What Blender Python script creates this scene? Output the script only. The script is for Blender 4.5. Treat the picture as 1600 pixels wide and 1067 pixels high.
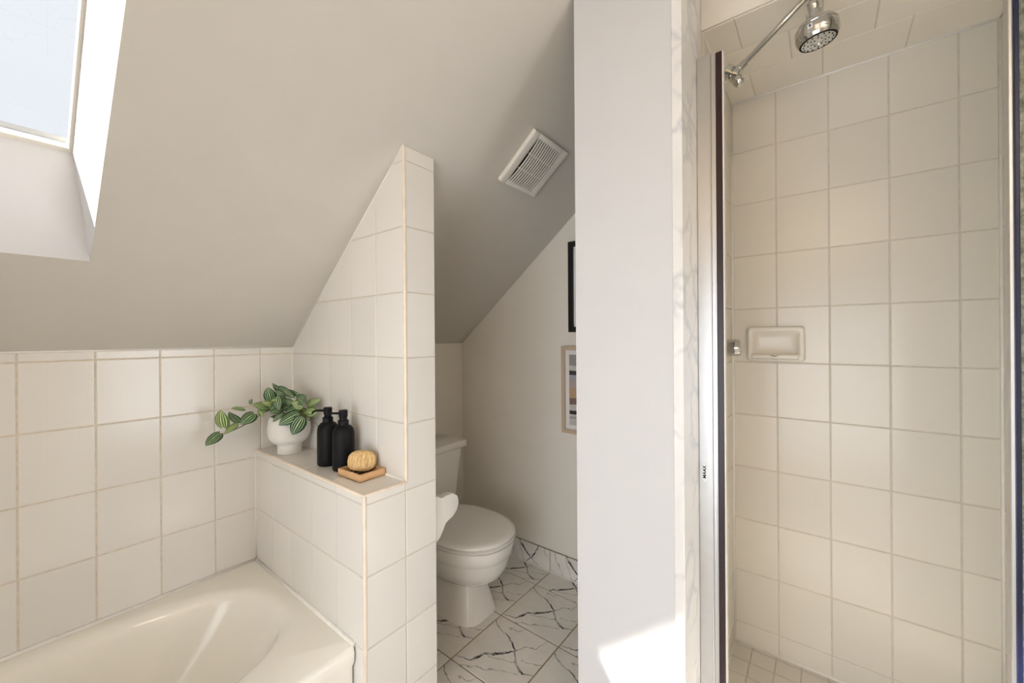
import bpy, bmesh, math, random
from mathutils import Vector, Matrix

for o in list(bpy.data.objects):
    bpy.data.objects.remove(o, do_unlink=True)
S = bpy.context.scene
COL = S.collection

# ------------------------------------------------------------------ camera
YAW, ROLL = math.radians(37.988), math.radians(-0.385)
fw = Vector((math.cos(YAW), math.sin(YAW), 0)); rt = Vector((math.sin(YAW), -math.cos(YAW), 0)); up = Vector((0, 0, 1))
r2 = rt*math.cos(ROLL) + up*math.sin(ROLL); u2 = up*math.cos(ROLL) - rt*math.sin(ROLL)
cd = bpy.data.cameras.new('camera'); cam = bpy.data.objects.new('camera', cd); COL.objects.link(cam)
cam.matrix_world = Matrix(((r2.x, u2.x, -fw.x, 0), (r2.y, u2.y, -fw.y, 0), (r2.z, u2.z, -fw.z, 1.25), (0, 0, 0, 1)))
cd.sensor_width = 36.0; cd.lens = 620.735/1600*36; cd.shift_y = -6.73/1600; cd.clip_start = 0.02
S.camera = cam

# ------------------------------------------------------------------ sky, sun, exposure
W = bpy.data.worlds.new('sky'); S.world = W; W.use_nodes = True
bg = W.node_tree.nodes['Background']; bg.inputs[0].default_value = (0.90, 0.945, 1.0, 1); bg.inputs[1].default_value = 8.0
sl = bpy.data.lights.new('sun', 'SUN'); sl.energy = 140.0; sl.angle = math.radians(1.2); sl.color = (1, .95, .88)
sun = bpy.data.objects.new('sun', sl); COL.objects.link(sun)
sun.rotation_euler = Vector((0.8745, -0.9358, -1.166)).to_track_quat('-Z', 'Y').to_euler()
sun.location = (-2, 4, 6)
def portal(name, loc, dirn, sx, sy):
    l = bpy.data.lights.new(name, 'AREA'); l.shape = 'RECTANGLE'; l.size = sx; l.size_y = sy; l.cycles.is_portal = True
    o = bpy.data.objects.new(name, l); COL.objects.link(o); o.location = loc
    o.rotation_euler = Vector(dirn).to_track_quat('-Z', 'Y').to_euler(); return o
VS = S.view_settings; VS.view_transform = 'Standard'; VS.look = 'None'; VS.gamma = 1; VS.use_curve_mapping = False; VS.exposure = 0.50

# ------------------------------------------------------------------ helpers
def tag(o, label=None, cat=None, group=None, kind=None):
    if label: o['label'] = label
    if cat: o['category'] = cat
    if group: o['group'] = group
    if kind: o['kind'] = kind
    return o
def link(name, me, mat=None, parent=None, smooth=False):
    o = bpy.data.objects.new(name, me); COL.objects.link(o)
    if mat and not me.materials: me.materials.append(mat)
    if parent: o.parent = parent
    if smooth:
        for p in me.polygons: p.use_smooth = True
    return o
def obj(name, bm, mat, parent=None, smooth=False, angle=None):
    bmesh.ops.recalc_face_normals(bm, faces=bm.faces)
    me = bpy.data.meshes.new(name); bm.to_mesh(me); bm.free()
    if angle is not None:
        for p in me.polygons: p.use_smooth = True
        me.set_sharp_from_angle(angle=math.radians(angle))
        smooth = False
    return link(name, me, mat, parent, smooth)
def thing(name, loc, label, cat, group=None):
    o = bpy.data.objects.new(name, None); COL.objects.link(o); o.location = loc; o.empty_display_size = .05
    return tag(o, label, cat, group)
def add_box(bm, a, b, bevel=0, seg=2):
    b2 = bmesh.new() if bevel else bm
    x0, y0, z0 = a; x1, y1, z1 = b
    v = [b2.verts.new(p) for p in ((x0,y0,z0),(x1,y0,z0),(x1,y1,z0),(x0,y1,z0),(x0,y0,z1),(x1,y0,z1),(x1,y1,z1),(x0,y1,z1))]
    for f in ((3,2,1,0),(4,5,6,7),(0,1,5,4),(1,2,6,5),(2,3,7,6),(3,0,4,7)): b2.faces.new([v[i] for i in f])
    if bevel:
        bmesh.ops.bevel(b2, geom=list(b2.edges), offset=bevel, segments=seg, profile=.5, affect='EDGES')
        merge(bm, b2)
    return bm
def merge(bm, b2):
    me = bpy.data.meshes.new('tmp'); b2.to_mesh(me); b2.free(); bm.from_mesh(me); bpy.data.meshes.remove(me)
def box(a, b, bevel=0, seg=2): return add_box(bmesh.new(), a, b, bevel, seg)
def add_prism(bm, pts, axis, lo, hi):
    """polygon pts (2D) extruded along axis 0/1/2; pts use the two other axes in order"""
    def P(p, t):
        q = list(p); q.insert(axis, t); return q
    a = [bm.verts.new(P(p, lo)) for p in pts]; b = [bm.verts.new(P(p, hi)) for p in pts]
    n = len(pts); bm.faces.new(a); bm.faces.new(b[::-1])
    for i in range(n): bm.faces.new((a[i], b[i], b[(i+1) % n], a[(i+1) % n]))
    return bm
def prism(pts, axis, lo, hi, bevel=0, seg=2):
    bm = add_prism(bmesh.new(), pts, axis, lo, hi)
    if bevel: bmesh.ops.bevel(bm, geom=list(bm.edges), offset=bevel, segments=seg, profile=.5, affect='EDGES')
    return bm
def add_rings(bm, rings, cap0=True, cap1=True):
    vs = [[bm.verts.new(p) for p in r] for r in rings]; n = len(rings[0])
    for a, b in zip(vs, vs[1:]):
        for i in range(n): bm.faces.new((a[i], a[(i+1) % n], b[(i+1) % n], b[i]))
    if cap0: bm.faces.new(vs[0][::-1])
    if cap1: bm.faces.new(vs[-1])
    return bm
def frame_of(d):
    d = Vector(d).normalized(); h = Vector((0,0,1)) if abs(d.z) < .9 else Vector((1,0,0))
    a = d.cross(h).normalized(); return a, d.cross(a).normalized(), d
def add_lathe(bm, prof, origin=(0,0,0), axis=(0,0,1), n=32, cap0=True, cap1=True):
    a, b, d = frame_of(axis); o = Vector(origin)
    return add_rings(bm, [[o + d*h + (a*math.cos(2*math.pi*k/n) + b*math.sin(2*math.pi*k/n))*max(r, 1e-5) for k in range(n)] for r, h in prof], cap0, cap1)
def lathe(prof, origin=(0,0,0), axis=(0,0,1), n=32, cap0=True, cap1=True): return add_lathe(bmesh.new(), prof, origin, axis, n, cap0, cap1)
def add_tube(bm, pts, r, n=10):
    pts = [Vector(p) for p in pts]; rings = []
    a = None
    for i, p in enumerate(pts):
        d = (pts[min(i+1, len(pts)-1)] - pts[max(i-1, 0)]).normalized()
        if a is None: a, b, _ = frame_of(d)
        a = (a - d*a.dot(d)).normalized(); b = d.cross(a)
        rr = r[i] if isinstance(r, (list, tuple)) else r
        rings.append([p + (a*math.cos(2*math.pi*k/n) + b*math.sin(2*math.pi*k/n))*rr for k in range(n)])
    return add_rings(bm, rings)
def tube(pts, r, n=10): return add_tube(bmesh.new(), pts, r, n)

# ------------------------------------------------------------------ materials
def new_mat(name):
    m = bpy.data.materials.new(name); m.use_nodes = True
    nt = m.node_tree; return m, nt, nt.nodes['Principled BSDF']
def N(nt, t, **kw):
    n = nt.nodes.new(t)
    for k, v in kw.items():
        if k.startswith('i_'): n.inputs[k[2:].replace('_', ' ')].default_value = v
        else: setattr(n, k, v)
    return n
def L(nt, a, b): nt.links.new(a, b)
def bump(nt, bsdf, height, strength, dist=.001):
    b = N(nt, 'ShaderNodeBump'); b.inputs['Strength'].default_value = strength; b.inputs['Distance'].default_value = dist
    L(nt, height, b.inputs['Height']); L(nt, b.outputs[0], bsdf.inputs['Normal'])
def ramp(nt, fac, stops, interp='LINEAR'):
    r = N(nt, 'ShaderNodeValToRGB'); r.color_ramp.interpolation = interp; e = r.color_ramp.elements
    while len(e) > 1: e.remove(e[-1])
    e[0].position = stops[0][0]; e[0].color = (*stops[0][1], 1)
    for p, c in stops[1:]:
        x = e.new(p); x.color = (*c, 1)
    L(nt, fac, r.inputs[0]); return r
def simple(name, col, rough=.5, metal=0, noise=0, scale=40, bstr=0, spec=.5):
    m, nt, b = new_mat(name)
    b.inputs['Base Color'].default_value = (*col, 1); b.inputs['Roughness'].default_value = rough; b.inputs['Metallic'].default_value = metal
    b.inputs['Specular IOR Level'].default_value = spec
    tc = N(nt, 'ShaderNodeTexCoord'); nz = N(nt, 'ShaderNodeTexNoise'); nz.inputs['Scale'].default_value = scale; nz.inputs['Detail'].default_value = 4
    L(nt, tc.outputs['Object'], nz.inputs['Vector'])
    lo = tuple(max(0, c*(1-noise)) for c in col); hi = tuple(min(1, c*(1+noise)) for c in col)
    r = ramp(nt, nz.outputs[0], [(.3, lo), (.7, hi)]); L(nt, r.outputs[0], b.inputs['Base Color'])
    if bstr: bump(nt, b, nz.outputs[0], bstr)
    return m
def mat_tile(name, col, rough=.16, ribs=True):
    m, nt, b = new_mat(name)
    tc = N(nt, 'ShaderNodeTexCoord'); oi = N(nt, 'ShaderNodeObjectInfo')
    mp = N(nt, 'ShaderNodeMapRange'); mp.inputs[3].default_value = .965; mp.inputs[4].default_value = 1.02
    L(nt, oi.outputs['Random'], mp.inputs[0])
    mx = N(nt, 'ShaderNodeMix', data_type='RGBA', blend_type='MULTIPLY'); mx.inputs[0].default_value = 1
    mx.inputs[6].default_value = (*col, 1); L(nt, mp.outputs[0], mx.inputs[7]); L(nt, mx.outputs[2], b.inputs['Base Color'])
    b.inputs['Roughness'].default_value = rough
    if ribs:
        wv = N(nt, 'ShaderNodeTexWave', wave_type='BANDS', bands_direction='X'); wv.inputs['Scale'].default_value = 55; wv.inputs['Distortion'].default_value = .6
        L(nt, tc.outputs['Object'], wv.inputs['Vector'])
        nz = N(nt, 'ShaderNodeTexNoise'); nz.inputs['Scale'].default_value = 14; L(nt, tc.outputs['Object'], nz.inputs['Vector'])
        ad = N(nt, 'ShaderNodeMath', operation='MULTIPLY_ADD'); ad.inputs[1].default_value = .25; L(nt, wv.outputs['Fac'], ad.inputs[0]); L(nt, nz.outputs[0], ad.inputs[2])
        bump(nt, b, ad.outputs[0], .10, .0012)
    return m
def mat_veined(name, base, dark, scale, width, rough, soft, seedoff=0, grey=(.5,.5,.5)):
    """marble: two layers of warped cell edges, thickness modulated by noise"""
    m, nt, b = new_mat(name)
    tc = N(nt, 'ShaderNodeTexCoord')
    mp = N(nt, 'ShaderNodeMapping'); mp.inputs['Location'].default_value = (seedoff, seedoff*.7, seedoff*.3); L(nt, tc.outputs['Object'], mp.inputs[0])
    nz = N(nt, 'ShaderNodeTexNoise'); nz.inputs['Scale'].default_value = scale*1.6; nz.inputs['Detail'].default_value = 7; nz.inputs['Roughness'].default_value = .55; L(nt, mp.outputs[0], nz.inputs['Vector'])
    mixv = N(nt, 'ShaderNodeMix', data_type='VECTOR'); mixv.inputs[0].default_value = .16 / max(1, scale/6)
    sub = N(nt, 'ShaderNodeVectorMath', operation='MULTIPLY_ADD'); sub.inputs[1].default_value = (1.0/scale*.75,)*3
    L(nt, nz.outputs['Color'], sub.inputs[0]); L(nt, mp.outputs[0], sub.inputs[2])
    def edges(sc):
        v = N(nt, 'ShaderNodeTexVoronoi', feature='DISTANCE_TO_EDGE'); v.inputs['Scale'].default_value = sc; L(nt, sub.outputs[0], v.inputs['Vector']); return v.outputs['Distance']
    n2 = N(nt, 'ShaderNodeTexNoise'); n2.inputs['Scale'].default_value = scale*.9; n2.inputs['Detail'].default_value = 3; L(nt, mp.outputs[0], n2.inputs['Vector'])
    th = N(nt, 'ShaderNodeMapRange'); th.inputs[1].default_value = .47; th.inputs[2].default_value = .72; th.inputs[3].default_value = .0; th.inputs[4].default_value = width; L(nt, n2.outputs[0], th.inputs[0])
    e1 = edges(scale)
    dv = N(nt, 'ShaderNodeMath', operation='SUBTRACT'); L(nt, e1, dv.inputs[0]); L(nt, th.outputs[0], dv.inputs[1])
    r1 = N(nt, 'ShaderNodeMapRange'); r1.inputs[1].default_value = -.002; r1.inputs[2].default_value = soft; r1.inputs[3].default_value = 1; r1.inputs[4].default_value = 0; L(nt, dv.outputs[0], r1.inputs[0])
    gate = N(nt, 'ShaderNodeMapRange'); gate.inputs[1].default_value = .40; gate.inputs[2].default_value = .50; L(nt, n2.outputs[0], gate.inputs[0])
    f1 = N(nt, 'ShaderNodeMath', operation='MULTIPLY'); L(nt, r1.outputs[0], f1.inputs[0]); L(nt, gate.outputs[0], f1.inputs[1])
    e2 = edges(scale*2.3)
    r2_ = N(nt, 'ShaderNodeMapRange'); r2_.inputs[1].default_value = 0; r2_.inputs[2].default_value = .03; r2_.inputs[3].default_value = .38; r2_.inputs[4].default_value = 0; L(nt, e2, r2_.inputs[0])
    n3 = N(nt, 'ShaderNodeTexNoise'); n3.inputs['Scale'].default_value = scale*.9; L(nt, mp.outputs[0], n3.inputs['Vector'])
    cl = ramp(nt, n3.outputs[0], [(.3, tuple(c*.93 for c in base)), (.62, base)])
    m1 = N(nt, 'ShaderNodeMix', data_type='RGBA'); L(nt, r2_.outputs[0], m1.inputs[0]); L(nt, cl.outputs[0], m1.inputs[6]); m1.inputs[7].default_value = (*grey, 1)
    m2 = N(nt, 'ShaderNodeMix', data_type='RGBA'); L(nt, f1.outputs[0], m2.inputs[0]); L(nt, m1.outputs[2], m2.inputs[6]); m2.inputs[7].default_value = (*dark, 1)
    L(nt, m2.outputs[2], b.inputs['Base Color']); b.inputs['Roughness'].default_value = rough
    return m
def mat_print(name, base, dark, brown, bold, thin, rough):
    """printed marble tile: branching vein strokes (metres, tile-local) on a clouded white ground"""
    m, nt, b = new_mat(name)
    tc = N(nt, 'ShaderNodeTexCoord'); fl = N(nt, 'ShaderNodeVectorMath', operation='MULTIPLY'); fl.inputs[1].default_value = (1,1,0); L(nt, tc.outputs['Object'], fl.inputs[0])
    def warp(sc, amp):
        nz = N(nt, 'ShaderNodeTexNoise'); nz.inputs['Scale'].default_value = sc; nz.inputs['Detail'].default_value = 3; L(nt, fl.outputs[0], nz.inputs['Vector'])
        c = N(nt, 'ShaderNodeVectorMath', operation='SUBTRACT'); c.inputs[1].default_value = (.5,.5,.5); L(nt, nz.outputs['Color'], c.inputs[0])
        w = N(nt, 'ShaderNodeVectorMath', operation='MULTIPLY'); w.inputs[1].default_value = (amp,amp,0); L(nt, c.outputs[0], w.inputs[0]); return w.outputs[0]
    a1 = N(nt, 'ShaderNodeVectorMath', operation='ADD'); L(nt, fl.outputs[0], a1.inputs[0]); L(nt, warp(22, .030), a1.inputs[1])
    a2 = N(nt, 'ShaderNodeVectorMath', operation='ADD'); L(nt, a1.outputs[0], a2.inputs[0]); L(nt, warp(110, .010), a2.inputs[1])
    P = a2.outputs[0]
    def strokes(segs, soft):
        cur = None
        for ax, ay, r0, bx, by, r1 in segs:
            dx, dy = bx-ax, by-ay; l2 = dx*dx+dy*dy
            pa = N(nt, 'ShaderNodeVectorMath', operation='SUBTRACT'); pa.inputs[1].default_value = (ax,ay,0); L(nt, P, pa.inputs[0])
            dt = N(nt, 'ShaderNodeVectorMath', operation='DOT_PRODUCT'); dt.inputs[1].default_value = (dx/l2,dy/l2,0); L(nt, pa.outputs[0], dt.inputs[0])
            h = N(nt, 'ShaderNodeClamp'); L(nt, dt.outputs['Value'], h.inputs[0])
            sc = N(nt, 'ShaderNodeVectorMath', operation='SCALE'); sc.inputs[0].default_value = (dx,dy,0); L(nt, h.outputs[0], sc.inputs['Scale'])
            ds = N(nt, 'ShaderNodeVectorMath', operation='DISTANCE'); L(nt, pa.outputs[0], ds.inputs[0]); L(nt, sc.outputs[0], ds.inputs[1])
            rr = N(nt, 'ShaderNodeMath', operation='MULTIPLY_ADD'); rr.inputs[1].default_value = -(r1-r0); rr.inputs[2].default_value = -r0; L(nt, h.outputs[0], rr.inputs[0])
            d = N(nt, 'ShaderNodeMath', operation='ADD'); L(nt, ds.outputs['Value'], d.inputs[0]); L(nt, rr.outputs[0], d.inputs[1])
            if cur is None: cur = d.outputs[0]
            else:
                mn = N(nt, 'ShaderNodeMath', operation='MINIMUM'); L(nt, cur, mn.inputs[0]); L(nt, d.outputs[0], mn.inputs[1]); cur = mn.outputs[0]
        r = N(nt, 'ShaderNodeMapRange'); r.inputs[1].default_value = 0; r.inputs[2].default_value = soft; r.inputs[3].default_value = 1; r.inputs[4].default_value = 0; L(nt, cur, r.inputs[0]); return r.outputs[0]
    n3 = N(nt, 'ShaderNodeTexNoise'); n3.inputs['Scale'].default_value = 9; n3.inputs['Detail'].default_value = 4; L(nt, fl.outputs[0], n3.inputs['Vector'])
    cl = ramp(nt, n3.outputs[0], [(.35, tuple(c*.90 for c in base)), (.6, base)])
    n4 = N(nt, 'ShaderNodeTexNoise'); n4.inputs['Scale'].default_value = 30; L(nt, fl.outputs[0], n4.inputs['Vector'])
    g4 = N(nt, 'ShaderNodeMapRange'); g4.inputs[1].default_value = .35; g4.inputs[2].default_value = .6; g4.inputs[3].default_value = .35; g4.inputs[4].default_value = 1.0; L(nt, n4.outputs[0], g4.inputs[0])
    f2 = N(nt, 'ShaderNodeMath', operation='MULTIPLY'); L(nt, strokes(thin, .0022), f2.inputs[0]); L(nt, g4.outputs[0], f2.inputs[1])
    f3 = N(nt, 'ShaderNodeMath', operation='MULTIPLY'); L(nt, strokes(bold, .0022), f3.inputs[0]); L(nt, g4.outputs[0], f3.inputs[1])
    m1 = N(nt, 'ShaderNodeMix', data_type='RGBA'); L(nt, f2.outputs[0], m1.inputs[0]); L(nt, cl.outputs[0], m1.inputs[6]); m1.inputs[7].default_value = (*brown, 1)
    m2 = N(nt, 'ShaderNodeMix', data_type='RGBA'); L(nt, f3.outputs[0], m2.inputs[0]); L(nt, m1.outputs[2], m2.inputs[6]); m2.inputs[7].default_value = (*dark, 1)
    L(nt, m2.outputs[2], b.inputs['Base Color']); b.inputs['Roughness'].default_value = rough
    return m
def chain(pts, radii): return [(*pts[i], radii[i], *pts[i+1], radii[i+1]) for i in range(len(pts)-1)]
def mat_glass(name, tint):
    m, nt, b = new_mat(name); nt.nodes.remove(b)
    out = nt.nodes['Material Output']; tr = N(nt, 'ShaderNodeBsdfTransparent'); tr.inputs[0].default_value = (*tint, 1)
    gl = N(nt, 'ShaderNodeBsdfGlossy'); gl.inputs['Roughness'].default_value = .02
    fr = N(nt, 'ShaderNodeFresnel'); fr.inputs[0].default_value = 1.45
    mx = N(nt, 'ShaderNodeMixShader'); L(nt, fr.outputs[0], mx.inputs[0]); L(nt, tr.outputs[0], mx.inputs[1]); L(nt, gl.outputs[0], mx.inputs[2]); L(nt, mx.outputs[0], out.inputs[0])
    return m
def mat_emit(name, col, st):
    m, nt, b = new_mat(name); b.inputs['Base Color'].default_value = (.9,.9,.88,1)
    b.inputs['Emission Color'].default_value = (*col, 1); b.inputs['Emission Strength'].default_value = st; return m
def mat_leaf(name, dark, pale, edge):
    m, nt, b = new_mat(name)
    uv = N(nt, 'ShaderNodeUVMap'); sp = N(nt, 'ShaderNodeSeparateXYZ'); L(nt, uv.outputs[0], sp.inputs[0])
    a = N(nt, 'ShaderNodeMath', operation='ABSOLUTE'); L(nt, sp.outputs[1], a.inputs[0])
    nz = N(nt, 'ShaderNodeTexNoise'); nz.inputs['Scale'].default_value = 5; L(nt, uv.outputs[0], nz.inputs['Vector'])
    ad = N(nt, 'ShaderNodeMath', operation='MULTIPLY_ADD'); ad.inputs[1].default_value = .07; L(nt, nz.outputs[0], ad.inputs[0]); L(nt, a.outputs[0], ad.inputs[2])
    ml = N(nt, 'ShaderNodeMath', operation='MULTIPLY'); ml.inputs[1].default_value = 21.0; L(nt, ad.outputs[0], ml.inputs[0])
    sn = N(nt, 'ShaderNodeMath', operation='SINE'); L(nt, ml.outputs[0], sn.inputs[0])
    st = N(nt, 'ShaderNodeMapRange'); st.inputs[1].default_value = .30; st.inputs[2].default_value = .80; L(nt, sn.outputs[0], st.inputs[0])
    # stripes stop short of rim
    fa = N(nt, 'ShaderNodeMapRange'); fa.inputs[1].default_value = .80; fa.inputs[2].default_value = .95; fa.inputs[3].default_value = 1; fa.inputs[4].default_value = 0; L(nt, a.outputs[0], fa.inputs[0])
    mu = N(nt, 'ShaderNodeMath', operation='MULTIPLY'); L(nt, st.outputs[0], mu.inputs[0]); L(nt, fa.outputs[0], mu.inputs[1])
    mx = N(nt, 'ShaderNodeMix', data_type='RGBA'); L(nt, mu.outputs[0], mx.inputs[0]); mx.inputs[6].default_value = (*dark, 1); mx.inputs[7].default_value = (*pale, 1)
    L(nt, mx.outputs[2], b.inputs['Base Color']); b.inputs['Roughness'].default_value = .42
    bump(nt, b, sn.outputs[0], .25, .0006)
    return m
def mat_wood(name, c1, c2):
    m, nt, b = new_mat(name)
    tc = N(nt, 'ShaderNodeTexCoord'); mp = N(nt, 'ShaderNodeMapping'); mp.inputs['Scale'].default_value = (40, 40, 260); L(nt, tc.outputs['Object'], mp.inputs[0])
    nz = N(nt, 'ShaderNodeTexNoise'); nz.inputs['Scale'].default_value = 1; nz.inputs['Detail'].default_value = 4; L(nt, mp.outputs[0], nz.inputs['Vector'])
    r = ramp(nt, nz.outputs[0], [(.3, c1), (.7, c2)]); L(nt, r.outputs[0], b.inputs['Base Color']); b.inputs['Roughness'].default_value = .55
    return m

M = {}
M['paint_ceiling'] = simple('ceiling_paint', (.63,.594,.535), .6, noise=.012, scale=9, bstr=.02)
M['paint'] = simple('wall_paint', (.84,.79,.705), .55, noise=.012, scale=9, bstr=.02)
M['paint_white'] = simple('white_paint', (.63,.63,.64), .5, noise=.008, scale=12, bstr=.02)
M['tile'] = mat_tile('ivory_tile', (.80,.772,.722))
M['tile_shower'] = mat_tile('cream_tile', (.75,.70,.615), .22)
M['tile_ceiling'] = mat_tile('cream_tile_plain', (.90,.84,.73), .25, False)
M['dish'] = simple('cream_ceramic', (.82,.775,.69), .15, noise=.005)
M['mosaic'] = mat_tile('mosaic_glaze', (.70,.66,.59), .3, False)
M['grout'] = simple('tan_grout', (.68,.60,.49), .9, noise=.12, scale=60)
M['grout_light'] = simple('pale_grout', (.62,.56,.475), .9, noise=.08, scale=60)
M['grout_brown'] = simple('brown_grout', (.33,.245,.14), .9, noise=.25, scale=30)
M['caulk'] = simple('white_caulk', (.86,.83,.78), .45, noise=.03, scale=50)
M['peach'] = simple('peach_trim', (.84,.73,.61), .5, noise=.06, scale=30)
BOLD = (chain([(.110,.150),(.084,.103),(.077,.057),(.059,.019),(.031,-.026),(-.018,-.057),(-.038,-.093),(-.041,-.116),(-.024,-.150)], [.0004,.0010,.0006,.0030,.0012,.0030,.0012,.0014,.0004])
        + chain([(-.130,.150),(-.111,.090),(-.085,.072),(-.059,.060),(-.010,.009),(.031,-.026)], [.0006,.0016,.0060,.0030,.0034,.0012]))
THIN = (chain([(-.15,.104),(-.116,.031),(-.089,-.020),(-.051,-.102)], [.0004,.0008,.0006,.0002]) + chain([(-.059,.060),(-.035,-.012),(-.018,-.057)], [.0005,.0004,.0004])
        + chain([(.031,-.026),(.071,-.041),(.085,-.080),(.15,-.10)], [.0006,.0010,.0005,.0002]) + chain([(.115,.070),(.118,.030),(.150,.01)], [.0005,.0009,.0002]) + chain([(.006,-.07),(.022,-.132),(.03,-.15)], [.0003,.0008,.0003]))
M['marble_tile'] = mat_print('veined_floor_tile', (.84,.80,.74), (.035,.030,.035), (.30,.27,.25), BOLD, THIN, .16)
M['carrara'] = mat_veined('grey_white_marble', (.80,.79,.77), (.62,.62,.63), 9.0, .02, .25, .12, 1.3, (.72,.72,.72))
M['porcelain'] = simple('white_porcelain', (.90,.875,.83), .08, noise=.005)
M['tub'] = simple('cream_tub', (.89,.86,.78), .12, noise=.005)
M['chrome'] = simple('chrome', (.62,.62,.60), .1, 1, noise=.02)
M['alu'] = simple('satin_aluminium', (.62,.615,.61), .38, 1, noise=.02)
M['gasket'] = simple('dark_maroon_gasket', (.020,.006,.008), .35, noise=.2)
M['gasket_blue'] = simple('dark_blue_gasket', (.006,.010,.045), .3, noise=.2)
M['seal'] = simple('clear_seal', (.85,.82,.76), .2, noise=.01)
M['black'] = simple('black_plastic', (.006,.006,.007), .5, noise=.1, spec=.18)
M['black_frame'] = simple('black_frame', (.006,.006,.006), .4, noise=.1)
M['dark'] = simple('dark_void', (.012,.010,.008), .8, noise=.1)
M['vent'] = simple('ivory_plastic', (.80,.77,.70), .4, noise=.01)
M['pot'] = simple('matte_white_ceramic', (.82,.80,.76), .6, noise=.02, scale=90, bstr=.05)
M['soil'] = simple('soil', (.05,.035,.025), .95, noise=.4, scale=90, bstr=.5)
M['stem'] = simple('plant_stem', (.20,.13,.06), .6, noise=.3, scale=60)
M['leaf0'] = mat_leaf('dark_striped_leaf', (.004,.040,.010), (.43,.60,.32), (.01,.05,.01))
M['leaf1'] = mat_leaf('pale_striped_leaf', (.07,.16,.02), (.70,.78,.42), (.05,.12,.02))
M['wood'] = mat_wood('beech_wood', (.62,.36,.17), (.72,.46,.24))
M['wood_pale'] = mat_wood('pale_oak', (.55,.42,.29), (.64,.50,.36))
m_, nt_, b_s = new_mat('sisal_bristle'); tc_s = N(nt_, 'ShaderNodeTexCoord'); mp_s = N(nt_, 'ShaderNodeMapping'); mp_s.inputs['Scale'].default_value = (260, 260, 34); L(nt_, tc_s.outputs['Object'], mp_s.inputs[0])
nz_s = N(nt_, 'ShaderNodeTexNoise'); nz_s.inputs['Scale'].default_value = 1; nz_s.inputs['Detail'].default_value = 3; L(nt_, mp_s.outputs[0], nz_s.inputs['Vector'])
L(nt_, ramp(nt_, nz_s.outputs[0], [(.32,(.46,.28,.11)),(.5,(.68,.46,.21)),(.72,(.78,.57,.30))]).outputs[0], b_s.inputs['Base Color']); b_s.inputs['Roughness'].default_value = .9; bump(nt_, b_s, nz_s.outputs[0], .6, .002); M['sisal'] = m_
M['mat_board'] = simple('mat_board', (.82,.80,.77), .8, noise=.01)
M['skyglass'] = mat_glass('tinted_skylight_glass', (.295,.295,.295))
M['fillglass'] = mat_glass('fill_window_glass', (.66,.66,.66))  # clear grey panes that dim the sky in the added fill window
M['sideglass'] = mat_glass('mottled_green_glass', (.84,.88,.85))
nt_ = M['sideglass'].node_tree; tc_g = N(nt_, 'ShaderNodeTexCoord'); nz_g = N(nt_, 'ShaderNodeTexNoise'); nz_g.inputs['Scale'].default_value = 90; nz_g.inputs['Detail'].default_value = 3; L(nt_, tc_g.outputs['Object'], nz_g.inputs['Vector'])
L(nt_, ramp(nt_, nz_g.outputs[0], [(.35,(.62,.68,.64)),(.6,(.90,.93,.91))]).outputs[0], next(n_ for n_ in nt_.nodes if n_.type == 'BSDF_TRANSPARENT').inputs[0])
M['winglass'] = mat_glass('window_glass', (.72,.72,.72))
M['globe'] = mat_emit('warm_bulb', (1,.72,.44), 22)
M['dome'] = mat_emit('fill_lamp_dome', (1,.87,.73), 27)  # glow of the added fill lamp

# ------------------------------------------------------------------ dimensions (metres)
D, WA, X1, X2, YP, XR = 1.7919, 1.8012, .6243, .7682, 1.0224, .8908
A_, B_ = .1555, .20595
SL = .815                                     # rise of the roof slope per metre
def zs(y): return 1.217 + SL*(1.801 - y)      # underside of the sloped ceiling
RZ = lambda j: 1.1873 - B_*j                  # tile row joints of the tub area
SHELF, RIM = .804, .364
XL, YB, ZC = -.95, -1.5, 2.40                 # left wall, wall behind the camera, flat ceiling
YLS, YRS, ZSC, ZSF = .282, -.414, 2.171, .04  # shower left / right wall, ceiling, floor

# ------------------------------------------------------------------ tiles
TM = {}
def clip_poly(poly, hp):
    a, b, c = hp                               # keep a*u+b*v <= c
    out = []
    for i in range(len(poly)):
        p, q = poly[i], poly[(i+1) % len(poly)]
        dp, dq = a*p[0]+b*p[1]-c, a*q[0]+b*q[1]-c
        if dp <= 0: out.append(p)
        if dp*dq < 0:
            t = dp/(dp-dq); out.append((p[0]+(q[0]-p[0])*t, p[1]+(q[1]-p[1])*t))
    return out
def inset_poly(poly, d):
    n = len(poly); out = []
    for i in range(n):
        p0, p1, p2 = (Vector(poly[(i+k-1) % n]) for k in range(3))
        e1 = (p1-p0).normalized(); e2 = (p2-p1).normalized()
        n1 = Vector((-e1.y, e1.x)); n2 = Vector((-e2.y, e2.x))
        bis = (n1+n2); den = 1+n1.dot(n2)
        out.append(tuple(p1 + bis*(d/max(den, .25))))
    return out
def area(poly): return .5*sum(poly[i][0]*poly[(i+1) % len(poly)][1]-poly[(i+1) % len(poly)][0]*poly[i][1] for i in range(len(poly)))
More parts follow.
